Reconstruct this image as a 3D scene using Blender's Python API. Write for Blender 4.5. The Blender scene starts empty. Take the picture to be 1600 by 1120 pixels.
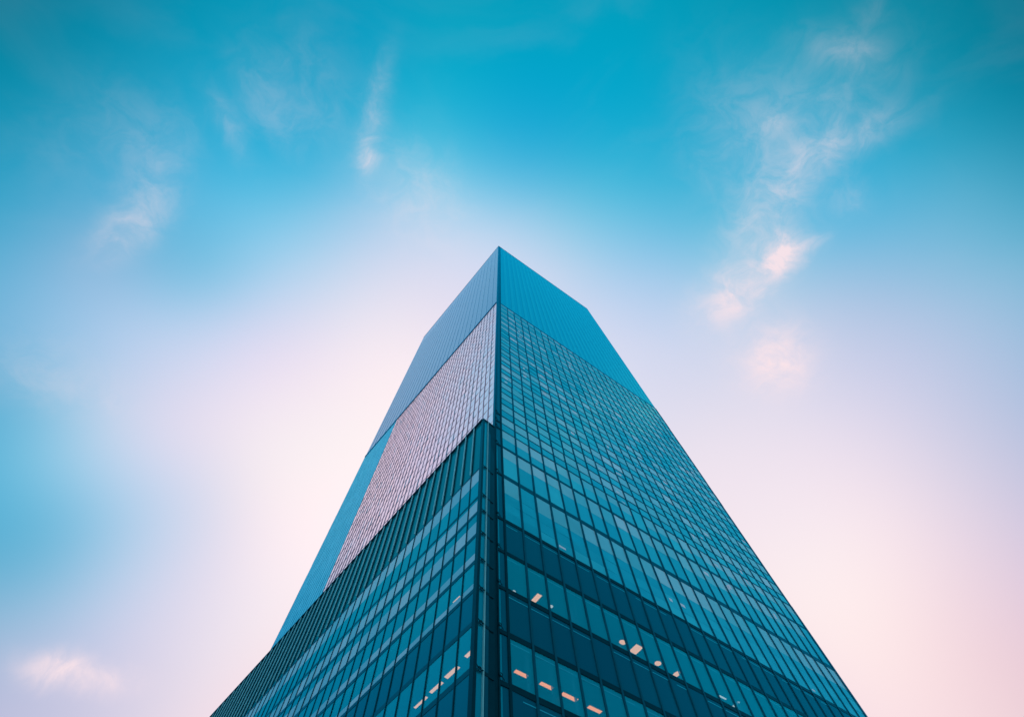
# Upward view of a teal glass skyscraper at dusk.  Metres, z up, the camera stands at the origin.
import bpy, math, random
from mathutils import Vector, Matrix
random.seed(7)
scn = bpy.context.scene
COL = scn.collection
CAMZ = 1.6

SKY = [
(-0.650,-0.288,0.703, 0.042,0.262,0.335, 75),
(-0.529,-0.313,0.789, 0.024,0.366,0.491, 75),
(-0.359,-0.333,0.872, 0.056,0.546,0.660, 75),
(-0.140,-0.342,0.929, 0.005,0.601,0.706, 75),
(0.107,-0.331,0.938, 0.026,0.555,0.687, 75),
(0.340,-0.301,0.891, 0.018,0.548,0.647, 75),
(0.528,-0.261,0.808, 0.022,0.370,0.471, 75),
(0.664,-0.220,0.715, 0.085,0.454,0.602, 75),
(-0.641,-0.193,0.743, 0.001,0.502,0.545, 75),
(-0.535,-0.203,0.820, 0.001,0.621,0.740, 75),
(-0.392,-0.210,0.895, 0.001,0.670,0.764, 75),
(-0.212,-0.212,0.954, 0.001,0.536,0.738, 75),
(-0.004,-0.205,0.979, 0.001,0.670,0.738, 75),
(0.207,-0.189,0.960, 0.001,0.692,0.800, 75),
(0.396,-0.166,0.903, 0.001,0.613,0.723, 75),
(0.547,-0.140,0.825, 0.001,0.693,0.767, 75),
(0.661,-0.116,0.742, 0.001,0.337,0.299, 75),
(0.743,-0.095,0.663, 0.001,0.335,0.415, 75),
(-0.719,-0.109,0.686, 0.001,0.511,0.621, 75),
(-0.634,-0.111,0.765, 0.001,0.643,0.783, 75),
(-0.516,-0.112,0.849, 0.314,0.680,0.897, 75),
(-0.356,-0.109,0.928, 0.001,0.580,0.781, 75),
(-0.154,-0.102,0.983, 0.115,0.786,0.900, 75),
(0.072,-0.089,0.993, 0.001,0.568,0.785, 75),
(0.289,-0.072,0.954, 0.001,0.600,0.813, 75),
(0.472,-0.054,0.880, 0.357,0.722,0.916, 75),
(0.611,-0.037,0.791, 0.001,0.816,1.050, 75),
(0.711,-0.023,0.703, 0.001,0.531,0.679, 75),
(-0.693,-0.022,0.720, 0.001,0.564,0.770, 75),
(-0.590,-0.012,0.807, 0.412,0.678,0.929, 75),
(-0.446,-0.000,0.895, 0.370,0.825,0.943, 75),
(-0.253,0.014,0.967, 0.817,0.805,0.949, 75),
(-0.023,0.030,0.999, 0.896,0.900,0.989, 75),
(0.213,0.044,0.976, 0.415,0.799,0.885, 75),
(0.419,0.056,0.906, 0.057,0.649,0.761, 75),
(0.577,0.063,0.814, 0.170,0.610,0.855, 75),
(0.690,0.067,0.720, 0.131,0.836,0.974, 75),
(0.769,0.069,0.635, 0.001,0.702,0.864, 75),
(-0.759,0.059,0.649, 0.283,0.693,0.817, 75),
(-0.679,0.078,0.730, 0.527,0.725,0.879, 75),
(-0.563,0.102,0.820, 0.677,0.859,0.957, 75),
(-0.400,0.127,0.908, 0.729,0.829,0.932, 75),
(-0.186,0.153,0.971, 0.878,0.857,0.930, 75),
(0.059,0.171,0.983, 0.885,0.854,0.942, 75),
(0.295,0.180,0.939, 0.677,0.767,0.955, 75),
(0.488,0.178,0.854, 0.881,0.917,0.955, 75),
(0.630,0.171,0.757, 0.772,0.638,0.775, 75),
(0.729,0.162,0.665, 1.028,0.928,0.952, 75),
(-0.725,0.174,0.667, 0.632,0.771,0.892, 75),
(-0.626,0.209,0.752, 0.886,0.875,0.997, 75),
(-0.482,0.250,0.840, 0.951,0.801,0.937, 75),
(-0.286,0.289,0.914, 1.038,0.958,0.958, 75),
(0.203,0.327,0.923, 0.901,0.887,0.942, 75),
(0.418,0.318,0.851, 0.818,0.827,0.920, 75),
(0.581,0.298,0.758, 0.736,0.810,0.930, 75),
(0.695,0.274,0.665, 0.749,0.789,0.935, 75),
(0.773,0.252,0.582, 0.469,0.628,0.811, 75),
(-0.775,0.263,0.575, 0.139,0.388,0.658, 75),
(-0.697,0.309,0.647, 0.546,0.784,0.902, 75),
(-0.583,0.363,0.727, 1.013,0.975,0.951, 75),
(-0.422,0.418,0.804, 0.956,0.958,0.950, 75),
(0.470,0.459,0.754, 0.957,0.902,0.932, 75),
(0.614,0.421,0.668, 0.958,0.862,0.932, 75),
(0.715,0.383,0.585, 0.711,0.767,0.849, 75),
(-0.721,0.409,0.559, 0.244,0.646,0.823, 75),
(-0.587,0.491,0.644, 0.933,0.813,0.895, 75),
(-0.380,0.575,0.724, 1.052,0.954,0.967, 75),
(0.451,0.595,0.665, 0.924,0.885,0.943, 75),
(0.625,0.531,0.572, 1.093,0.990,0.958, 75),
(0.738,0.468,0.486, 0.618,0.609,0.812, 75),
(-0.749,0.478,0.459, 0.914,0.726,0.828, 75),
(-0.639,0.564,0.523, 0.727,0.765,0.924, 75),
(-0.472,0.657,0.588, 0.954,0.957,0.967, 75),
(0.303,0.741,0.599, 1.000,0.891,0.898, 75),
(0.509,0.678,0.530, 1.072,1.044,0.971, 75),
(0.652,0.605,0.458, 0.879,0.752,0.856, 75),
(-0.666,0.626,0.406, 0.603,0.638,0.760, 75),
(-0.530,0.718,0.451, 0.994,0.877,0.917, 75),
(-0.342,0.802,0.489, 1.018,0.802,0.808, 75),
(0.362,0.814,0.454, 0.815,0.729,0.835, 75),
(0.532,0.745,0.403, 1.057,0.907,0.926, 75),
(0.653,0.670,0.352, 0.848,0.617,0.613, 75),
(-0.028,0.700,0.714, 0.990,0.933,0.949, 75),
(0.799,-0.008,0.601, 0.001,0.115,0.274, 75),
(0.817,-0.168,0.551, 0.003,0.390,0.512, 75),
(0.826,0.191,0.531, 0.234,0.612,0.750, 75),
(-0.813,0.148,0.563, 0.145,0.423,0.622, 75),
(-0.791,0.364,0.491, 0.511,0.519,0.771, 75),
(0.052,-0.501,0.864, 0.064,0.514,0.642, 75),
(-0.739,0.185,0.648, 0.422,0.734,0.882, 186),
(-0.704,0.200,0.682, 0.521,0.761,0.937, 186),
(-0.663,0.216,0.717, 0.857,0.822,0.948, 186),
(-0.612,0.234,0.756, 0.662,0.822,0.941, 186),
(-0.741,0.243,0.625, 0.001,0.599,0.745, 186),
(-0.707,0.261,0.658, 0.245,0.749,0.860, 186),
(-0.666,0.280,0.691, 1.017,0.832,0.925, 186),
(-0.615,0.302,0.728, 0.946,0.813,0.896, 186),
(-0.741,0.300,0.600, 0.001,0.674,0.823, 186),
(-0.707,0.321,0.631, 0.616,0.949,0.981, 186),
(-0.666,0.343,0.663, 1.100,0.966,1.023, 186),
(-0.615,0.367,0.698, 1.050,0.860,0.944, 186),
(-0.738,0.354,0.574, 0.001,0.610,0.816, 186),
(-0.704,0.378,0.602, 0.296,0.826,0.929, 186),
(-0.663,0.402,0.632, 0.762,0.843,0.976, 186),
(-0.612,0.430,0.664, 0.736,0.826,0.956, 186),
(-0.733,0.407,0.545, 0.001,0.609,0.759, 186),
(-0.698,0.432,0.571, 0.001,0.659,0.795, 186),
(-0.657,0.459,0.599, 0.342,0.770,0.925, 186),
(-0.606,0.488,0.628, 0.785,0.838,0.944, 186),
(-0.725,0.456,0.516, 0.700,0.785,0.812, 186),
(-0.690,0.483,0.540, 0.531,0.708,0.820, 186),
(-0.648,0.511,0.564, 0.893,0.897,1.013, 186),
(-0.598,0.542,0.591, 0.959,0.894,0.947, 186),
(-0.720,0.406,0.563, 0.001,0.554,0.717, 364),
(-0.689,0.435,0.580, 0.001,0.507,0.703, 364),
(0.029,-0.097,0.995, 0.001,0.600,0.852, 131),
(-0.388,-0.105,0.916, 0.001,0.657,0.849, 267),
(-0.553,0.077,0.830, 0.001,0.583,0.721, 205),
(-0.727,0.247,0.641, 0.001,0.480,0.666, 364),
(-0.674,0.388,0.629, 0.878,0.854,0.969, 267),
(0.670,0.057,0.740, 0.833,0.785,0.891, 205),
(-0.632,0.064,0.772, 1.047,0.716,0.806, 267)]
CLOUDS = [
(0.485,-0.062,0.872,6.418,-3.911,-3.851,5.449,11.146,-2.240,0.240),
(0.421,-0.024,0.907,2.960,7.216,-1.181,-12.310,6.009,5.870,0.160),
(0.535,-0.152,0.831,13.383,7.645,-7.215,-14.551,41.441,16.923,0.240),
(0.561,-0.032,0.827,-11.320,4.967,7.867,-11.272,-35.609,6.261,0.380),
(0.496,0.033,0.868,-5.307,11.408,2.597,-19.361,-11.628,11.511,0.500),
(0.465,-0.062,0.883,38.669,24.826,-18.610,-27.931,57.556,18.745,0.300),
(0.446,0.106,0.889,-7.914,11.827,2.553,-17.028,-13.586,10.157,0.400),
(0.488,0.157,0.859,-11.594,19.716,2.974,-24.050,-16.663,16.712,1.350),
(0.529,0.139,0.837,-29.693,18.309,15.720,-25.858,-65.305,27.219,0.450),
(0.420,0.229,0.878,-10.867,10.541,2.458,-13.140,-15.984,10.452,0.950),
(0.477,0.336,0.812,-8.621,14.813,-1.075,-14.071,-7.368,11.309,1.200),
(0.571,0.058,0.819,7.240,31.370,-7.256,-29.082,11.222,19.498,0.250),
(0.551,-0.195,0.812,38.656,13.547,-22.969,-7.520,50.881,17.353,0.080),
(-0.197,-0.169,0.966,-7.960,16.260,1.232,-55.673,-26.051,-15.912,0.260),
(-0.231,-0.089,0.969,-5.198,16.474,0.265,-49.594,-15.434,-13.245,0.500),
(-0.240,-0.052,0.969,-3.564,52.828,1.970,-58.464,-3.397,-14.675,0.500),
(-0.439,-0.116,0.891,4.619,18.020,4.618,-45.510,16.856,-20.256,0.220),
(-0.379,-0.139,0.915,3.047,13.799,3.357,-27.926,8.665,-10.271,0.140),
(-0.320,-0.152,0.935,1.876,11.283,2.481,-11.374,2.651,-3.455,0.140),
(-0.549,-0.026,0.835,-6.907,12.584,-4.151,-22.567,-17.462,-15.385,0.360),
(-0.594,0.034,0.803,-11.449,11.482,-8.959,-18.082,-27.556,-12.210,0.520),
(-0.610,-0.084,0.788,9.243,-5.887,6.523,5.672,15.605,6.046,0.070),
(-0.535,-0.112,0.837,11.998,1.066,7.807,-2.480,19.984,1.081,0.090),
(-0.560,-0.071,0.826,14.172,-4.369,9.232,2.119,12.126,2.486,0.060),
(-0.153,0.027,0.988,5.622,9.438,0.610,-12.376,7.509,-2.125,0.420),
(-0.657,0.580,0.482,23.799,20.260,8.051,-9.103,29.976,-48.522,1.050),
(-0.614,0.617,0.493,18.688,13.959,5.809,-8.499,32.941,-51.810,0.850),
(-0.702,0.216,0.678,9.082,14.787,4.688,-10.625,11.144,-14.567,0.250),
(-0.652,0.282,0.704,11.546,15.564,4.457,-12.124,13.789,-16.747,0.200)]


# ------------------------------------------------------------------ plan of the place
C0 = Vector((-2.84925, 29.86439, 0))           # near corner of the tower on the ground plan
DR = Vector((0.780060, 0.625705, 0))           # along the right face
DL = Vector((-0.693999, 0.719976, 0))          # along the left face
NR = Vector((DR.y, -DR.x, 0))                  # outward normals
NL = Vector((-DL.y, DL.x, 0))
WR, WL, H, HC = 55.87, 61.61, 243.24, 125.76   # widths, roof height, foot of the crown
AOFF, AW, AH = 1.754, 72.1, 56.04              # lower block: stand-off from the left face, width, height
AU0 = 0.12                                     # where the block's near edge stands along the left face

def PR(u, z, d):                               # right face of the tower (slight batter of the lowest storeys at the corner)
    uu = u + (0.0195 * (58.5 - z) * math.exp(-max(u, 0) / 14) if z < 58.5 else 0)
    p = C0 + DR * uu + NR * d
    return Vector((p.x, p.y, z + CAMZ))
def PL(u, z, d):                               # left face of the tower
    p = C0 + DL * u + NL * d
    return Vector((p.x, p.y, z + CAMZ))
def lean(u, z): return 0.0225 * (AH - z) * math.exp(-max(u, 0) / 10)
def PA(u, z, d):                               # front of the lower block
    p = C0 + DL * (u - lean(u, z)) + NL * (AOFF + d)
    return Vector((p.x, p.y, z + CAMZ))
def PE(t, z, d):                               # narrow return face of the lower block: t runs from front edge to tower
    p = C0 + DL * (AU0 - lean(AU0, z) - d) + NL * (AOFF - t)
    return Vector((p.x, p.y, z + CAMZ))

# ------------------------------------------------------------------ mesh helpers
class MB:
    def __init__(self): self.v, self.f, self.mi, self.val = [], [], [], []
    def box(self, P, u0, u1, z0, z1, d0, d1, mi=0, val=0.5, tilt=0.0, shingle=0.0, saw=0.0, zcut=None):
        zs = [z0] + [z for z in (zcut or []) if z0 < z < z1] + [z1]
        ta, tb = random.gauss(0, tilt) + shingle, random.gauss(0, tilt) + saw
        b = len(self.v)
        for k, z in enumerate(zs):
            s = (k / (len(zs) - 1)) * 2 - 1
            for (u, du, d) in ((u0, -1, d0), (u1, 1, d0), (u1, 1, d1), (u0, -1, d1)):
                self.v.append(P(u, z, d + ta * s + tb * du))
        n = len(zs)
        for k in range(n - 1):
            q = b + 4 * k
            for j in range(4):
                a, c = q + j, q + (j + 1) % 4
                self._face((a, c, c + 4, a + 4), mi, val)
        self._face((b + 3, b + 2, b + 1, b), mi, val)
        q = b + 4 * (n - 1)
        self._face((q, q + 1, q + 2, q + 3), mi, val)
    def _face(self, f, mi, val): self.f.append(f); self.mi.append(mi); self.val.append(val)
    def prism(self, pts, z0, z1, mi=0):
        b = len(self.v); n = len(pts)
        for z in (z0, z1):
            for p in pts: self.v.append(Vector((p[0], p[1], z)))
        for j in range(n): self._face((b + j, b + (j + 1) % n, b + n + (j + 1) % n, b + n + j), mi, .5)
        self._face(tuple(b + j for j in reversed(range(n))), mi, .5); self._face(tuple(b + n + j for j in range(n)), mi, .5)
    def tube(self, a, c, r, mi=0, n=8):
        a, c = Vector(a), Vector(c); w = (c - a).normalized()
        s = w.orthogonal().normalized(); t = w.cross(s); b = len(self.v)
        for p in (a, c):
            for k in range(n):
                g = 2 * math.pi * k / n
                self.v.append(p + (s * math.cos(g) + t * math.sin(g)) * r)
        for k in range(n): self._face((b + k, b + (k + 1) % n, b + n + (k + 1) % n, b + n + k), mi, .5)
        self._face(tuple(b + k for k in reversed(range(n))), mi, .5); self._face(tuple(b + n + k for k in range(n)), mi, .5)
    def ring(self, c, ax, R, r, mi=0, n=14, m=6):
        c = Vector(c); ax = Vector(ax).normalized(); s = ax.orthogonal().normalized(); t = ax.cross(s); b = len(self.v)
        for k in range(n):
            g = 2 * math.pi * k / n; o = s * math.cos(g) + t * math.sin(g)
            for j in range(m):
                h = 2 * math.pi * j / m
                self.v.append(c + o * (R + r * math.cos(h)) + ax * r * math.sin(h))
        for k in range(n):
            for j in range(m):
                self._face((b + k * m + j, b + ((k + 1) % n) * m + j, b + ((k + 1) % n) * m + (j + 1) % m, b + k * m + (j + 1) % m), mi, .5)
    def build(self, name, mats, parent=None, kind=None):
        me = bpy.data.meshes.new(name)
        me.from_pydata([tuple(v) for v in self.v], [], self.f)
        for m in (mats if isinstance(mats, (list, tuple)) else [mats]): me.materials.append(m)
        me.polygons.foreach_set('material_index', self.mi)
        at = me.attributes.new('pane', 'FLOAT', 'FACE'); at.data.foreach_set('value', self.val)
        me.update()
        import bmesh
        bm = bmesh.new(); bm.from_mesh(me); bmesh.ops.recalc_face_normals(bm, faces=bm.faces); bm.to_mesh(me); bm.free()
        o = bpy.data.objects.new(name, me); COL.objects.link(o)
        if parent: o.parent = parent; o.matrix_parent_inverse = Matrix.Translation(-parent.location)
        if kind: o['kind'] = kind
        return o
def thing(name, label, cat, loc, group=None):
    o = bpy.data.objects.new(name, None); COL.objects.link(o); o.location = loc; o.empty_display_size = 2
    o['label'] = label; o['category'] = cat
    if group: o['group'] = group
    return o

# ------------------------------------------------------------------ materials
def nodes(name):
    m = bpy.data.materials.new(name); m.use_nodes = True
    t = m.node_tree; t.nodes.clear()
    return m, t, t.nodes.new, t.links.new
def glass(name, base_a, base_b, tint, ior, rough=0.03, wave=0.02, clear=0.0, fixed=None, fmax=1.0, wscale=0.6):
    """Coated facade glass: Fresnel mirror over a dark body; pane-to-pane tone from the 'pane' face value."""
    m, t, N, L = nodes(name)
    at = N('ShaderNodeAttribute'); at.attribute_name = 'pane'
    mix = N('ShaderNodeMix'); mix.data_type = 'RGBA'
    L(at.outputs['Fac'], mix.inputs[0]); mix.inputs[6].default_value = (*base_a, 1); mix.inputs[7].default_value = (*base_b, 1)
    geo = N('ShaderNodeNewGeometry')
    nz = N('ShaderNodeTexNoise'); nz.inputs['Scale'].default_value = wscale; nz.inputs['Detail'].default_value = 2
    L(geo.outputs['Position'], nz.inputs['Vector'])
    bp = N('ShaderNodeBump'); bp.inputs['Strength'].default_value = 1.0; bp.inputs['Distance'].default_value = wave
    L(nz.outputs['Fac'], bp.inputs['Height'])
    df = N('ShaderNodeBsdfDiffuse'); L(mix.outputs[2], df.inputs['Color'])
    body = df.outputs[0]
    if clear:
        tr = N('ShaderNodeBsdfTransparent'); tr.inputs['Color'].default_value = (0.80, 0.86, 0.88, 1)
        mx = N('ShaderNodeMixShader'); mx.inputs[0].default_value = clear
        L(df.outputs[0], mx.inputs[1]); L(tr.outputs[0], mx.inputs[2]); body = mx.outputs[0]
    gl = N('ShaderNodeBsdfGlossy'); gl.inputs['Color'].default_value = (*tint, 1); gl.inputs['Roughness'].default_value = rough
    L(bp.outputs[0], gl.inputs['Normal'])
    fr = N('ShaderNodeFresnel'); fr.inputs['IOR'].default_value = ior; L(bp.outputs[0], fr.inputs['Normal'])
    mn = N('ShaderNodeMath'); mn.operation = 'MINIMUM'; mn.inputs[1].default_value = fmax; L(fr.outputs[0], mn.inputs[0])
    sh = N('ShaderNodeMixShader'); L(body, sh.inputs[1])
    L(gl.outputs[0], sh.inputs[2])
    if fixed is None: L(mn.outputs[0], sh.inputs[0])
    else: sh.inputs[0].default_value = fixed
    if clear:
        bk = N('ShaderNodeMixShader'); t2 = N('ShaderNodeBsdfTransparent'); t2.inputs['Color'].default_value = (0.95, 0.97, 0.97, 1)
        L(geo.outputs['Backfacing'], bk.inputs[0]); L(sh.outputs[0], bk.inputs[1]); L(t2.outputs[0], bk.inputs[2]); sh = bk
    out = N('ShaderNodeOutputMaterial'); L(sh.outputs[0], out.inputs[0])
    return m
def metal(name, col, rough=0.25):
    """Painted metal: the coat's own colour with a sheen of the same hue."""
    m, t, N, L = nodes(name)
    geo = N('ShaderNodeNewGeometry'); nz = N('ShaderNodeTexNoise'); nz.inputs['Scale'].default_value = 1.3; nz.inputs['Detail'].default_value = 4
    L(geo.outputs['Position'], nz.inputs['Vector'])
    mx = N('ShaderNodeMix'); mx.data_type = 'RGBA'; L(nz.outputs['Fac'], mx.inputs[0])
    mx.inputs[6].default_value = (*[c * .8 for c in col], 1); mx.inputs[7].default_value = (*[c * 1.2 for c in col], 1)
    df = N('ShaderNodeBsdfDiffuse'); L(mx.outputs[2], df.inputs['Color'])
    gl = N('ShaderNodeBsdfGlossy'); gl.inputs['Roughness'].default_value = rough; top = max(col)
    gl.inputs['Color'].default_value = (*[.15 + .75 * c / top if c > .05 * top else .01 for c in col], 1)
    fr = N('ShaderNodeFresnel'); fr.inputs['IOR'].default_value = 1.3
    sh = N('ShaderNodeMixShader'); L(fr.outputs[0], sh.inputs[0]); L(df.outputs[0], sh.inputs[1]); L(gl.outputs[0], sh.inputs[2])
    out = N('ShaderNodeOutputMaterial'); L(sh.outputs[0], out.inputs[0])
    return m
def lamp(name, col, s):
    m, t, N, L = nodes(name)
    e = N('ShaderNodeEmission'); e.inputs['Color'].default_value = (*col, 1); e.inputs['Strength'].default_value = s
    out = N('ShaderNodeOutputMaterial'); L(e.outputs[0], out.inputs[0]); return m

TEAL = (0.05, 0.90, 1.0)
M = dict(
    r_mid=glass('teal_vision_glass', (0.008, .29, .43), (0.03, .44, .58), TEAL, 3.5, .04, .035),
    r_pale=glass('teal_blind_glass', (0.03, .36, .47), (.46, .60, .70), (.18, .92, 1.0), 3.5, .05, .035),
    r_dark=glass('teal_spandrel_glass', (0.0005, .082, .135), (0.0005, .105, .165), (.005, .55, .72), 1.8, .05, .006),
    r_clear=glass('teal_clear_glass', (0.001, .36, .50), (0.001, .42, .58), (.005, .80, .94), 2.2, .02, .006, clear=.40),
    r_crown=glass('crown_screen_glass', (0.004, .32, .52), (0.004, .35, .56), (.02, .79, .93), 3.5, .12, .01),
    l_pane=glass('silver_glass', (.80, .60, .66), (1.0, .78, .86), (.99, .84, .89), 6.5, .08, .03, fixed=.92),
    l_blue=glass('blue_reflection_glass', (.04, .40, .62), (.08, .48, .72), (.14, .76, .98), 3.4, .10, .015),  # a blue reflection put into the glass colour of the far strip
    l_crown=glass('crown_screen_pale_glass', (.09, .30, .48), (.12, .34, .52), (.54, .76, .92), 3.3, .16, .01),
    a_mid=glass('block_vision_glass', (0.001, .20, .30), (0.001, .26, .37), (.02, .72, .88), 2.0, .03, .008),
    a_pale=glass('block_blind_glass', (.10, .38, .52), (.27, .51, .64), (.18, .72, .86), 2.0, .05, .01),
    a_dark=glass('block_spandrel_glass', (0.0005, .10, .17), (0.0005, .13, .20), (.01, .60, .78), 1.7, .05, .006),
    a_clear=glass('block_clear_glass', (0.001, .36, .50), (0.001, .42, .58), (.02, .80, .94), 2.2, .02, .006, clear=.40),
    a_louver=glass('louver_backing', (0.0005, .125, .18), (0.0005, .15, .21), (.02, .55, .65), 1.6, .12, .01),
    frame=metal('dark_frame_metal', (.0015, .026, .038)),
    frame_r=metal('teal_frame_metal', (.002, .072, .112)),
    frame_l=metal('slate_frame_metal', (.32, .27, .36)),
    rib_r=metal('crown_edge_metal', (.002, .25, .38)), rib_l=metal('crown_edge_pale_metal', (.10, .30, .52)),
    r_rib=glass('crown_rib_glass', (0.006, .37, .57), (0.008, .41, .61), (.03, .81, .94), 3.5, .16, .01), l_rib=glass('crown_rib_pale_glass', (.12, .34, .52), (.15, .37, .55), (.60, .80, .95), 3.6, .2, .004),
    ledge=metal('crown_ledge_metal', (.002, .14, .22)), ledge_l=metal('crown_ledge_pale_metal', (.008, .09, .17)),
    fin=metal('bright_fin_metal', (.14, .50, .60)), edge=metal('polished_edge_metal', (.15, .46, .52)),
    core=metal('interior_wall', (.02, .16, .22)), slab=metal('interior_ceiling', (.06, .36, .46)),
    painted_glint=metal('glint_paint', (.50, .62, .74)), cloth=metal('curtain_cloth', (.10, .46, .60)), roof=metal('roof_membrane', (.05, .08, .10)), paving=metal('paving_stone', (.22, .22, .22)),
    housing=metal('lamp_housing', (.35, .36, .36)), warm=lamp('warm_diffuser', (1.0, .30, .10), 3.0),
    cool=lamp('pale_diffuser', (.85, .88, .82), 1.5), peach=lamp('peach_diffuser', (1.0, .46, .24), 2.6),
)

# ------------------------------------------------------------------ the setting
g = MB()
pts = [(900 * math.cos(2 * math.pi * k / 48), 900 * math.sin(2 * math.pi * k / 48)) for k in range(48)]
g.prism(pts, -0.4, 0.0)
o = g.build('pavement', M['paving']); o['kind'] = 'structure'

cam_pos = Vector((0, 0, CAMZ))
def split(lst, name, mats, parent, n=100):
    """lst of (P,u0,u1,z0,z1,d0,d1,mat,val,tilt): the n largest in view as parts of their own, the rest as one part."""
    def size(e):
        P, u0, u1, z0, z1, d0, d1 = e[:7]
        a, b, c = P(u0, z0, d1), P(u1, z0, d1), P(u0, z1, d1)
        ctr = (b + c) / 2 - cam_pos
        return abs((b - a).cross(c - a).dot(ctr)) / ctr.length ** 3
    lst = sorted(lst, key=size, reverse=True)
    for i, e in enumerate(lst):
        if i < n:
            mb = MB(); mb.box(*e[:7], 0, *e[8:]); mb.build(name, M[e[7]], parent)
    if len(lst) > n:
        keys = sorted({e[7] for e in lst[n:]}); mb = MB()
        for e in lst[n:]: mb.box(*e[:7], keys.index(e[7]), *e[8:])
        mb.build(name, [M[k] for k in keys], parent, 'stuff')

# ------------------------------------------------------------------ the skyscraper
tower = thing('glass_skyscraper', 'tall teal glass skyscraper with ribbed crown and pink reflections on its left face', 'skyscraper', (C0.x, C0.y, 0))
ZC = [-1.6 + 6 * k for k in range(12)]
wins, spans, vmul, hmul = [], [], [], []
NB = 25; BAY = (WR - 1.05) / NB
ub = [1.05 + BAY * k for k in range(NB + 1)]
rows, lines = [], []                            # (z0, z1, material) and (z0, z1)
zz = [-1.6, 2.1, 6.0, 10.0, 14.1, 18.2, 22.15, 25.95, 30.0, 34.1, 38.4]
for k in range(10):
    rows.append((zz[k], zz[k + 1], 'r_dark' if k % 2 == 1 else 'r_clear'))
for z in zz[1:-1]: lines.append((z - .22, z + .22))
lines.append((38.2, 38.62))
rows += [(38.4, 39.9, 'r_mid'), (39.9, 41.4, 'r_mid'), (41.4, 42.9, 'r_mid2'), (42.9, 45.7, 'r_pale')]; lines.append((45.5, 46.2))
rows += [(46.2, 49.5, 'r_mid'), (49.5, 51.9, 'r_pale')]; lines.append((51.8, 52.3))
rows += [(52.3, 54.3, 'r_mid'), (54.3, 56.2, 'r_pale')]; lines.append((56.1, 56.4))
NF = 17; FH = (HC - 56.2) / NF
for k in range(NF):
    z = 56.2 + FH * k
    rows += [(z, z + FH * .46, 'r_mid'), (z + FH * .46, z + FH, 'r_pale')]
    lines.append((z + FH - .16, z + FH + .16)); lines.append((z + FH * .46 - .11, z + FH * .46 + .11))
def patch(u, z):                                 # clusters of drawn blinds and painted glints
    return .5 + .25 * math.sin(u * .31 + z * .11 + 1.3) + .25 * math.sin(u * .17 - z * .23 + .4)
for k in range(NB):
    hi = None
    for (z0, z1, mt) in rows:
        c = patch(ub[k], z0); v = random.random() ** 2.2
        if mt == 'r_mid2': mt, v = 'r_mid', 0.0
        if mt == 'r_mid' and z1 - z0 > 1.6:        # how far the blinds of this bay hang down
            hi = z1 + (random.choice((-.4, 0, 0, 0, .3)) if z0 < 56 else 0); z1 = hi
        elif mt == 'r_pale':
            if hi is not None: z0, hi = hi, None
            v = .08 + .34 * c * c + .30 * random.random() ** 1.8
            if random.random() < .035 * (1 + 2 * c): v = min(1, v + .4)
            if random.random() < .06: mt, v = 'r_mid', random.random() ** 2
        e = (PR, ub[k], ub[k + 1], z0, z1, -.05, 0.0, mt, v, 0.009)
        (spans if mt == 'r_dark' else wins).append(e)
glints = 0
while glints < 70:                               # glints painted as small pale boxes on the panes
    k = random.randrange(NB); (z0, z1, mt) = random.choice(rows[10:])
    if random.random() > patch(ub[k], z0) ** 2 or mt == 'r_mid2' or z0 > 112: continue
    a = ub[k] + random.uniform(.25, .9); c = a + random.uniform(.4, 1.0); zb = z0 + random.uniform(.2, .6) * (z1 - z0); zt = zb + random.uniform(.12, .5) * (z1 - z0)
    mb = MB(); mb.box(PR, a, min(c, ub[k + 1] - .15), zb, min(zt, z1 - .2), -.03, .006); mb.build('painted_glint', M['painted_glint'], tower); glints += 1
ML = 49; LB = (WL - .4) / ML
lrow = [50.0 + (HC - 50.0) / 28 * k for k in range(29)]
ledge = [45.2] * 28  # where the painted blue reflection begins along the left face
for k in range(ML):
    u0 = .4 + LB * k
    for j in range(28):
        if u0 < 40 and lrow[j + 1] < 54: continue
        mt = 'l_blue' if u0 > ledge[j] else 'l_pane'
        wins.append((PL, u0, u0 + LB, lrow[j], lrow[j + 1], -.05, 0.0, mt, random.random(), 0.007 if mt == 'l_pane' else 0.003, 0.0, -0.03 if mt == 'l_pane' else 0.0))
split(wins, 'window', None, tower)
split(spans, 'spandrel_panel', None, tower)
for k in range(1, NB + 1):                      # vertical mullions, each its own part
    mb = MB(); w = .10 if k < NB else .2
    mb.box(PR, ub[k] - w, ub[k] + w, -1.6, 56.2, -.05, .10, zcut=ZC)
    for f in range(NF):
        jx = random.uniform(-.07, .07); mb.box(PR, ub[k] - w + jx, ub[k] + w + jx, 56.2 + FH * f, 56.2 + FH * (f + 1), -.05, .08)
    mb.build('mullion', M['frame_r'], tower)
for k in range(1, ML + 1):
    u = .4 + LB * k; blue = u > 45
    mb = MB(); hw = .05
    for j in range(28):
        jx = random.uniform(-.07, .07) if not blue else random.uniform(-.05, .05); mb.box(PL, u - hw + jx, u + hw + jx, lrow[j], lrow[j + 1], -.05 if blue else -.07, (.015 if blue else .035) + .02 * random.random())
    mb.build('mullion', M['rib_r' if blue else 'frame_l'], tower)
for (z0, z1) in lines:
    low = z1 < 39
    mb = MB()
    cuts = [1.05 + BAY * k for k in range(NB + 1)]
    for a, b in zip(cuts[:-1], cuts[1:]): mb.box(PR, a, b, z0, z1, -.05, .05 if low else .025)
    mb.build('transom', M['frame' if low else 'frame_r'], tower)
for j in range(1, 28):
    mb = MB(); mb.box(PL, .4, 45.6, lrow[j] - .04, lrow[j] + .04, -.07, .03); mb.build('transom', M['frame_l'], tower)
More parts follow.
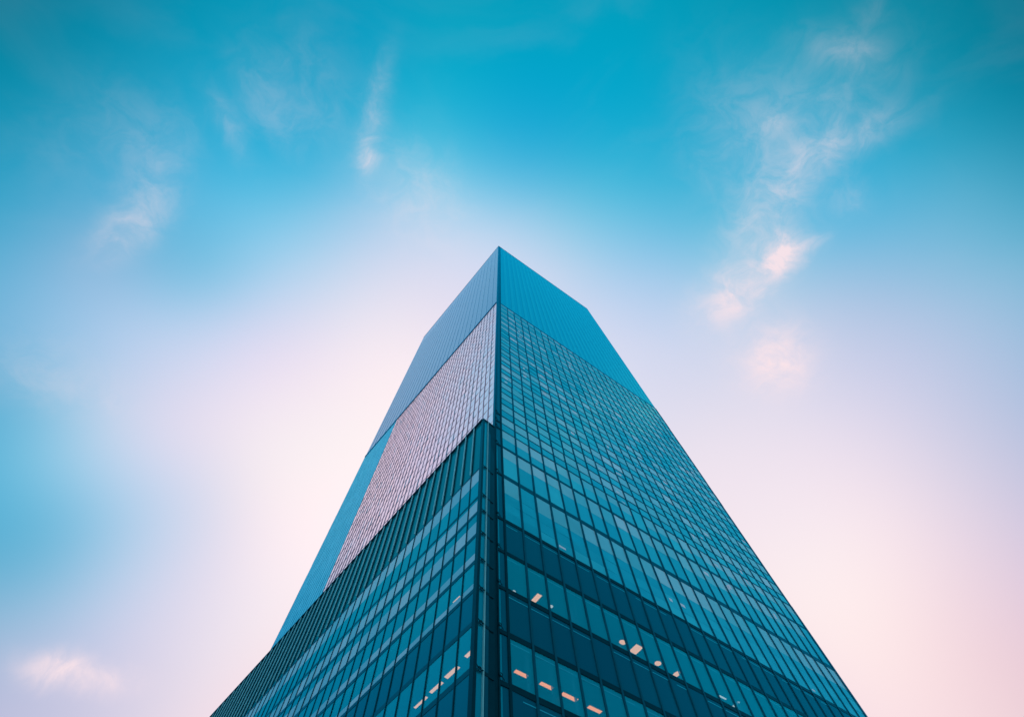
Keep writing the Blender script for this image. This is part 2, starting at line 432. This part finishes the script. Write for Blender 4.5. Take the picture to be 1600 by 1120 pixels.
for (z0, z1, mt) in rows[3:10]:                    # thin light glazing bar below the head of the tall panes
    mb = MB()
    for a, c in zip(ub[:-1], ub[1:]): mb.box(PR, a + .12, c - .12, z1 - .62, z1 - .55, -.02, .006)
    mb.build('glazing_bar', M['r_mid'], tower)
# crown: a ribbed screen over a plain glass sheet
mb = MB(); mb.box(PR, 1.05, WR, HC + .6, H - .5, -.3, -.02); mb.build('crown_screen', M['r_crown'], tower)
mb = MB(); mb.box(PL, .4, WL, HC + .6, H - .5, -.3, -.02); mb.build('crown_screen', M['l_crown'], tower)
for k in range(1, NB + 1):
    mb = MB()
    mb.box(PR, ub[k] - .62, ub[k] + .42 * (k < NB), HC + .6, H - .5, -.05, .03)
    mb.build('crown_rib', M['r_rib'], tower)
for k in range(2, ML + 1, 2):
    u = .4 + LB * k
    mb = MB(); mb.box(PL, u - .55, u + .1, HC + .6, H - 14, -.05, .04); mb.build('crown_rib', M['l_rib'], tower)
mb = MB(); mb.box(PR, 1.05, WR, HC - .6, HC + .6, -.3, .02); mb.build('crown_ledge', M['ledge'], tower)
mb = MB(); mb.box(PL, .4, WL, HC - .3, HC + .6, -.3, .12); mb.build('crown_ledge', M['ledge_l'], tower)
mb = MB(); mb.box(PR, .0, WR, H - .5, H, -.6, .05); mb.build('coping', M['rib_r'], tower)
mb = MB(); mb.box(PL, .0, WL, H - .5, H - .003, -.6, .045); mb.build('coping', M['rib_l'], tower)
# the near corner: post, glazed slot, panel, post
mb = MB(); mb.box(PR, .0, .14, -1.6, H - .5, -.5, .06, zcut=ZC); mb.box(PR, -.9, 0.0, -1.6, 55.5, -.9, .0, zcut=ZC); mb.build('corner_post', M['frame'], tower)
mb = MB(); mb.box(PR, .14, .40, -1.6, HC, -.4, -.06, zcut=ZC); mb.build('corner_glass', M['a_mid'], tower)
mb = MB(); mb.box(PR, .40, .88, -1.6, HC, -.4, -.03, zcut=ZC); mb.build('corner_panel', M['r_dark'], tower)
mb = MB(); mb.box(PR, .14, .88, HC, H - .5, -.4, -.03); mb.build('corner_panel', M['frame_r'], tower)
mb = MB(); mb.box(PR, .88, 1.10, -1.6, H - .5, -.4, .07, zcut=ZC); mb.build('corner_post', M['frame'], tower)
mb = MB(); mb.box(PL, .003, .40, 50.0, H - .5, -.4, .02); mb.build('corner_post', M['frame_r'], tower)
for (z0, z1) in [l for l in lines if l[1] < 62]:
    zc = (z0 + z1) / 2
    mb = MB(); mb.box(PR, .15, .87, zc - .16, zc + .16, -.2, .05)
    mb.ring(PR(.16, zc + .45, .10), NR, .13, .03); mb.tube(PR(.10, zc + .45, .1), PR(.5, zc + .2, .08), .03)
    mb.build('bracket', M['frame'], tower)
# inside: ceilings of the glazed rows, dark core, roof, rear walls
for (z0, z1, mt) in rows[:10]:
    if mt != 'r_clear': continue
    mb = MB(); mb.box(PR, 1.1, WR - 1, z1 - .3, z1 - .1, -9, -.2); mb.build('ceiling', M['slab'], tower)
    mb = MB(); mb.box(PR, 1.1, WR - 1, z0 + .1, z0 + .3, -9, -.2); mb.build('floor_slab', M['core'], tower)
for k in range(3, NB, 4):                       # columns and a few drawn curtains behind the clear panes
    for (z0, z1, mt) in rows[4:9:2]:
        mb = MB(); mb.box(PR, ub[k] - .3, ub[k] + .3, z0 + .3, z1 - .3, -3.2, -2.6); mb.build('column', M['core'], tower)
for (bk, r, a, w, h) in ((3, 8, .55, .5, 1.9), (3, 8, 1.25, .22, 3.2), (9, 8, .2, .5, 1.6), (12, 8, .9, .9, 1.3), (15, 8, .3, .4, 2.6), (0, 6, 1.75, .3, 3.3), (1, 6, 1.8, .25, 3.0), (2, 6, 1.75, .3, 3.3), (6, 6, .3, .7, 1.5), (8, 6, 1.1, .5, 2.4)):
    mb = MB(); z0 = rows[r][0] + .3
    for f in range(4): mb.box(PR, ub[bk] + a + w * f / 4, ub[bk] + a + w * (f + .92) / 4, z0, z0 + h, -.42 - .05 * (f % 2), -.38 - .05 * (f % 2))
    mb.build('curtain', M['cloth'], tower)
q = lambda a, b: tuple((C0 + DR * a + DL * b)[:2])
mb = MB(); mb.prism([q(9, 9), q(WR - .6, 9), q(WR - .6, WL - .6), q(9, WL - .6)], 0, HC); mb.build('core_wall', M['core'], tower)
mb = MB(); mb.prism([q(WR - .4, .3), q(WR - .02, .3), q(WR - .02, WL - .02), q(.3, WL - .02), q(.3, WL - .4), q(WR - .4, WL - .4)], 0, H + CAMZ - .6); mb.build('rear_wall', M['r_dark'], tower)
mb = MB(); mb.prism([q(.5, .5), q(WR - .5, .5), q(WR - .5, WL - .5), q(.5, WL - .5)], H - 1.0, H - .6); mb.build('roof', M['roof'], tower)

# ------------------------------------------------------------------ the lower block in front of its left side
ab = PA(0, -1.6, 0)
block = thing('office_block', 'lower dark teal glass block with louvred top band at the left foot of the skyscraper', 'building', (ab.x, ab.y, 0))
NA = 43; AB = (AW - .2) / NA
au = [AU0 + .08 + AB * k for k in range(NA + 1)]
arows = [(42.55, 44.75, 'a_pale'), (39.85, 42.55, 'a_mid'), (39.15, 39.6, 'a_mid'), (37.55, 39.15, 'a_pale'), (36.0, 37.1, 'a_mid'), (34.4, 36.0, 'a_pale'),
         (32.0, 34.0, 'a_mid'), (31.2, 32.0, 'a_pale'), (28.75, 30.8, 'a_clear'), (28.2, 28.75, 'a_pale'), (25.1, 28.0, 'a_dark'), (21.6, 25.1, 'a_clear'),
         (18.2, 21.6, 'a_dark'), (14.6, 18.2, 'a_clear'), (11.0, 14.6, 'a_dark'), (7.0, 11.0, 'a_clear'), (3.2, 7.0, 'a_dark'), (-1.6, 3.2, 'a_clear')]
alines = [(44.72, 45.0), (39.58, 39.88), (37.08, 37.5), (34.0, 34.42), (30.8, 31.2), (27.85, 28.2), (24.85, 25.25), (21.4, 21.8), (18.0, 18.4), (14.4, 14.8), (10.8, 11.2), (6.8, 7.2), (3.0, 3.4)]
wins, spans = [], []
for k in range(NA):
    for (z0, z1, mt) in arows:
        v = random.random()
        e = (PA, au[k], au[k + 1], z0, z1, -.05, 0.0, mt, v, 0.003)
        (spans if mt == 'a_dark' else wins).append(e)
split(wins, 'window', None, block)
split(spans, 'spandrel_panel', None, block)
AZ = [-1.6 + 6 * k for k in range(10)]
for k in range(1, NA + 1):
    mb = MB(); mb.box(PA, au[k] - .055, au[k] + .055, -1.6, 44.9, -.05, .07, zcut=AZ); mb.build('mullion', M['frame'], block)
    mb = MB(); mb.box(PA, au[k] - .05, au[k] + .05, 45.0, AH - .12, -.05, .22, zcut=AZ); mb.build('louver_fin', M['fin'], block)
    mb = MB(); mb.box(PA, au[k] - .16, au[k] - .05, 45.0, AH - .12, -.05, .10, zcut=AZ); mb.build('louver_slot', M['frame'], block)
mb = MB()
for a, b in zip(au[:-1], au[1:]): mb.box(PA, a, b, 45.0, AH - .1, -.1, 0.0, 0, random.random())
mb.build('louver_panel', M['a_louver'], block)
for (z0, z1) in alines:
    mb = MB()
    for a, b in zip(au[:-1], au[1:]): mb.box(PA, a, b, z0, z1, -.05, .03)
    mb.build('transom', M['frame_r'], block)
mb = MB()
for a, b in zip(au[:-1], au[1:]): mb.box(PA, a, b, AH - .12, AH, -1.7, .26)
mb.build('coping', M['frame_r'], block)
# return face: corner mullion, glazed strip, polished edge, dark cladding
mb = MB(); mb.box(PE, -.12, .14, -1.6, AH - .12, -.3, .10, zcut=AZ); mb.build('corner_post', M['frame'], block)
mb = MB(); mb.box(PE, .14, .68, -1.6, AH - .12, -.3, -.05, zcut=AZ); mb.build('corner_glass', M['a_mid'], block)
mb = MB(); mb.box(PE, .68, .74, -1.6, AH - .05, -.3, .12, zcut=AZ); mb.build('polished_edge', M['edge'], block)
mb = MB(); mb.box(PE, .74, 1.16, -1.6, AH - .12, -.3, .0, zcut=AZ); mb.build('side_cladding', M['frame_r'], block)
mb = MB(); mb.box(PE, 1.16, 1.75, -1.6, AH - .12, -.3, -.04, zcut=AZ); mb.build('side_cladding', M['frame'], block)
mb = MB(); mb.box(PE, -.12, 1.75, AH - .12, AH - .003, -.6, .13); mb.build('coping', M['frame_r'], block)
for (z0, z1) in alines[:10]:
    zc = (z0 + z1) / 2
    mb = MB()
    mb.ring(PE(.42, zc + .05, .06), DL, .15, .035)
    mb.tube(PE(.10, zc + .25, .08), PE(.42, zc + .05, .08), .035); mb.tube(PE(.42, zc + .05, .08), PE(.70, zc + .05, .1), .035)
    mb.tube(PE(.10, zc - .2, .08), PE(.42, zc + .05, .08), .03)
    mb.box(PE, .8, 1.6, zc - .12, zc + .12, -.1, .03)
    mb.build('bracket', M['frame'], block)
for (z0, z1, mt) in arows:
    if mt != 'a_clear' or z0 < 10: continue
    mb = MB(); mb.box(PA, 1.7, 61, z1 - .3, z1 - .1, -3, -.2); mb.build('ceiling', M['slab'], block)
    mb = MB(); mb.box(PA, 1.7, 61, z0 + .02, z0 + .15, -3, -.2); mb.build('floor_slab', M['core'], block)
q2 = lambda u, d: tuple((C0 + DL * u + NL * (AOFF + d))[:2])
mb = MB(); mb.prism([q2(1.6, -3.05), q2(1.6, -3.3), q2(61, -3.3), q2(61, -3.05)], 0, 46); mb.build('core_wall', M['core'], block)
mb = MB(); mb.prism([q2(62.5, -.2), q2(AW - .05, -.2), q2(AW - .05, -32), q2(62.5, -32)], 0, AH + CAMZ - .2); mb.build('rear_wing', M['a_dark'], block)

# ------------------------------------------------------------------ ceiling lights behind the glass
RC = [[0.9977207308078085, 0.06747846557482401, 0.0], [0.06332708165752167, -0.9363393440120186, -0.3453379700871081], [-0.023302876326202548, 0.344550851890995, -0.9384783888913562]]
FPX = 753.56
def at_ceiling(px, py, z):
    """Where the sight line of a light seen in the photograph meets the ceiling it hangs from."""
    c = Vector(((px - 800) / FPX, (560 - py) / FPX, -1.0)); d = Matrix(RC) @ c
    return d * (z / d.z) + cam_pos
def light(px, py, zceil, along, ln, wd, mat, label, disc=False):
    p = at_ceiling(px, py, zceil - .08)
    t = thing('ceiling_light', label, 'ceiling light', (p.x, p.y, p.z + .08), 'ceiling lights seen through the lower windows')
    a = along; b = Vector((-a.y, a.x, 0))
    def sh(name, l, w, z0, z1, m):
        mb = MB()
        if disc: pts = [(p + a * (l / 2 * math.cos(k * math.pi / 8)) + b * (w / 2 * math.sin(k * math.pi / 8)))[:2] for k in range(16)]
        else: pts = [(p + a * (sx * l / 2) + b * (sy * w / 2))[:2] for sx, sy in ((-1, -1), (1, -1), (1, 1), (-1, 1))]
        mb.prism(pts, p.z + z0, p.z + z1); mb.build(name, M[m], t)
    sh('housing', ln + .06, wd + .06, .012, .08, 'housing'); sh('diffuser', ln, wd, 0.0, .012, mat)
zr1, zr2, za1, za2 = 25.65, 33.8, 24.8, 30.5
light(814.4, 1052.3, zr1, DR, 1.15, .34, 'warm', 'warm strip light in the lowest lit row right of the corner, nearest the corner')
light(853.8, 1071, zr1, DR, 1.15, .34, 'warm', 'warm strip light in the lowest lit row right of the corner, second along')
light(889.9, 1088.5, zr1, DR, 1.45, .36, 'warm', 'longest warm ceiling strip light in the lowest lit row right of the corner')
light(929.2, 1108, zr1, DR, 1.25, .34, 'warm', 'warm strip light farthest right in the lowest lit row, at the picture bottom')
light(837.5, 935, zr2, DR, .5, 1.2, 'peach', 'square peach light low in the second window from the corner, upper lit row')
light(803.5, 923.2, zr2, DR, .35, .16, 'cool', 'tiny white light on the sill line of the first window from the corner', True)
light(826.5, 935.3, zr2, DR, .25, .2, 'cool', 'tiny white light just left of the square peach light', True)
light(861, 947, zr2, DR, .4, .35, 'cool', 'small pale round light in the third window from the corner, upper lit row', True)
light(973, 1003, zr2, DR, .75, .55, 'peach', 'small peach round light just left of the large arrow-like peach light', True)
light(994, 1014, zr2, DR, .85, 1.1, 'peach', 'largest peach ceiling light, in the middle of the upper lit row right of the corner')
light(983.5, 1019.5, zr2, DR, .25, .2, 'cool', 'tiny white light at the sill below the two peach lights', True)
light(1028, 1036, zr2, DR, .7, .6, 'peach', 'small pinkish white light one window right of the largest peach light', True)
light(1057, 1053, zr2, DR, .6, .95, 'peach', 'oval peach light two windows right of the largest peach light', True)
light(1129, 1089, zr2, DR, 1.0, .18, 'cool', 'thin pale strip light far right in the upper lit row')
light(1150, 1100, zr2, DR, .3, .9, 'cool', 'narrow pale light at the far right end of the upper lit row')
light(734.8, 1019.8, za1, DL, 1.0, .28, 'peach', 'short peach strip light in the window of the lower block nearest the corner')
light(706.4, 1049.8, za1, DL, 1.45, .32, 'peach', 'broad peach strip light in the second window of the lower block from the corner')
light(681.8, 1073.5, za1, DL, 1.4, .26, 'peach', 'peach strip light in the third window of the lower block from the corner')
light(657.5, 1097, za1, DL, 1.5, .2, 'peach', 'thin peach strip light in the fourth window of the lower block from the corner')
light(715, 937, za2, DL, .9, .3, 'peach', 'dim pinkish light high in the lower block, beside the near corner')

# ------------------------------------------------------------------ sky
world = bpy.data.worlds.new('World'); scn.world = world; world.use_nodes = True
t = world.node_tree; t.nodes.clear(); N, L = t.nodes.new, t.links.new
tc = N('ShaderNodeTexCoord'); nrm = N('ShaderNodeVectorMath'); nrm.operation = 'NORMALIZE'; L(tc.outputs['Generated'], nrm.inputs[0])
D = nrm.outputs[0]
def math_(op, a, b=None, c=None):
    n = N('ShaderNodeMath'); n.operation = op
    for i, x in enumerate((a, b, c)):
        if x is None: continue
        if isinstance(x, (int, float)): n.inputs[i].default_value = x
        else: L(x, n.inputs[i])
    return n.outputs[0]
def vec_(op, a, b=None, c=None, out=0):
    n = N('ShaderNodeVectorMath'); n.operation = op
    for i, x in enumerate((a, b, c)):
        if x is None: continue
        if isinstance(x, (tuple, Vector)): n.inputs[i].default_value = x
        else: L(x, n.inputs[i])
    return n.outputs[out]
K0 = 1 / math.radians(6.6) ** 2
for k in range(18):                              # unseen bright belt added round the horizon to fill the facades
    az = math.radians(20 * k); 
    for el, v in ((4, 1.12), (16, 1.0)):
        if el == 16 and abs(math.cos(az)) > .86 and math.cos(az) > 0: continue
        SKY.append((math.cos(math.radians(el)) * math.sin(az), math.cos(math.radians(el)) * math.cos(az), math.sin(math.radians(el)), .90 * v, .97 * v, 1.02 * v, K0))
acc, wsum = None, None
for (x, y, z, r, gr, b, K) in SKY:                 # soft patches of colour fixed to compass direction and height
    w = math_('EXPONENT', math_('MULTIPLY_ADD', vec_('DOT_PRODUCT', D, (x, y, z), out=1), K, -K))
    cx = N('ShaderNodeCombineXYZ'); L(w, cx.inputs[0]); L(w, cx.inputs[1]); L(w, cx.inputs[2])
    if acc is None: acc = vec_('MULTIPLY', cx.outputs[0], (r, gr, b)); wsum = math_('ADD', w, 1e-12)
    else: acc = vec_('MULTIPLY_ADD', cx.outputs[0], (r, gr, b), acc); wsum = math_('ADD', wsum, w)
inv = math_('DIVIDE', 1.0, wsum)
sc = N('ShaderNodeVectorMath'); sc.operation = 'SCALE'; L(acc, sc.inputs[0]); L(inv, sc.inputs['Scale'])
col = vec_('POWER', sc.outputs[0], (2.2, 2.2, 2.2)) if 'POWER' in N('ShaderNodeVectorMath').bl_rna.properties['operation'].enum_items.keys() else None
# wisps of cirrus, torn by noise
n1 = N('ShaderNodeTexNoise'); n1.inputs['Scale'].default_value = 7; n1.inputs['Detail'].default_value = 6; n1.inputs['Roughness'].default_value = .6; L(D, n1.inputs['Vector'])
off = vec_('SUBTRACT', n1.outputs['Color'], (.5, .5, .5))
DW = vec_('MULTIPLY_ADD', off, (.05, .05, .05), D)
n2 = N('ShaderNodeTexNoise'); n2.inputs['Scale'].default_value = 19; n2.inputs['Detail'].default_value = 8; n2.inputs['Roughness'].default_value = .62; n2.inputs['Distortion'].default_value = .6
L(DW, n2.inputs['Vector'])
tex = N('ShaderNodeMapRange'); tex.interpolation_type = 'SMOOTHSTEP'; L(n2.outputs['Fac'], tex.inputs[0])
tex.inputs[1].default_value = .30; tex.inputs[2].default_value = .74
n3 = N('ShaderNodeTexNoise'); n3.inputs['Scale'].default_value = 2.6; n3.inputs['Detail'].default_value = 7; n3.inputs['Roughness'].default_value = .52; n3.inputs['Distortion'].default_value = 1.2
L(vec_('MULTIPLY', DW, (1.0, 1.7, .6)), n3.inputs['Vector'])
vl = N('ShaderNodeMapRange'); vl.interpolation_type = 'SMOOTHSTEP'; L(n3.outputs['Fac'], vl.inputs[0]); vl.inputs[1].default_value = .45; vl.inputs[2].default_value = .78; vl.inputs[4].default_value = .025
cl = None
for (x, y, z, tx, ty, tz, nx, ny, nz_, s) in CLOUDS:
    rel = vec_('SUBTRACT', DW, (x, y, z))
    a = vec_('DOT_PRODUCT', rel, (tx, ty, tz), out=1); b = vec_('DOT_PRODUCT', rel, (nx, ny, nz_), out=1)
    r2 = math_('MULTIPLY_ADD', a, a, math_('MULTIPLY', b, b))
    e = math_('MULTIPLY', math_('EXPONENT', math_('MULTIPLY', r2, -1.0)), s * (.78 if s < .6 else 1))
    front = math_('MULTIPLY', e, math_('GREATER_THAN', vec_('DOT_PRODUCT', D, (x, y, z), out=1), 0.0))
    cl = front if cl is None else math_('ADD', cl, front)
cm = math_('MINIMUM', math_('ADD', vl.outputs[0], math_('MULTIPLY', cl, math_('MULTIPLY_ADD', tex.outputs[0], .72, .28))), .92)
mx = N('ShaderNodeMix'); mx.data_type = 'RGBA'; L(cm, mx.inputs[0]); L(col, mx.inputs[6]); mx.inputs[7].default_value = (.97, .78, .82, 1)
bg = N('ShaderNodeBackground'); L(mx.outputs[2], bg.inputs['Color']); bg.inputs['Strength'].default_value = 1.0
wo = N('ShaderNodeOutputWorld'); L(bg.outputs[0], wo.inputs[0])

# low dusk sun behind the tower, almost spent
sd = bpy.data.lights.new('sun', 'SUN'); sd.energy = 0.5; sd.angle = math.radians(10); sd.color = (1, .78, .66)
so = bpy.data.objects.new('sun', sd); COL.objects.link(so)
so.rotation_euler = Vector((-.45, -.86, -.14)).to_track_quat('-Z', 'Y').to_euler()

# ------------------------------------------------------------------ camera
cd = bpy.data.cameras.new('camera'); co = bpy.data.objects.new('camera', cd); COL.objects.link(co)
cd.sensor_fit = 'HORIZONTAL'; cd.sensor_width = 36; cd.lens = FPX / 1600 * 36; cd.clip_start = .1; cd.clip_end = 3000
mw = Matrix(RC).to_4x4(); mw.translation = cam_pos; co.matrix_world = mw
scn.camera = co
scn.render.engine = 'CYCLES'
world.cycles.sampling_method = 'NONE'
scn.cycles.max_bounces = 6; scn.cycles.use_denoising = True
scn.view_settings.view_transform = 'Standard'; scn.view_settings.look = 'None'; scn.view_settings.exposure = 0; scn.view_settings.gamma = 1
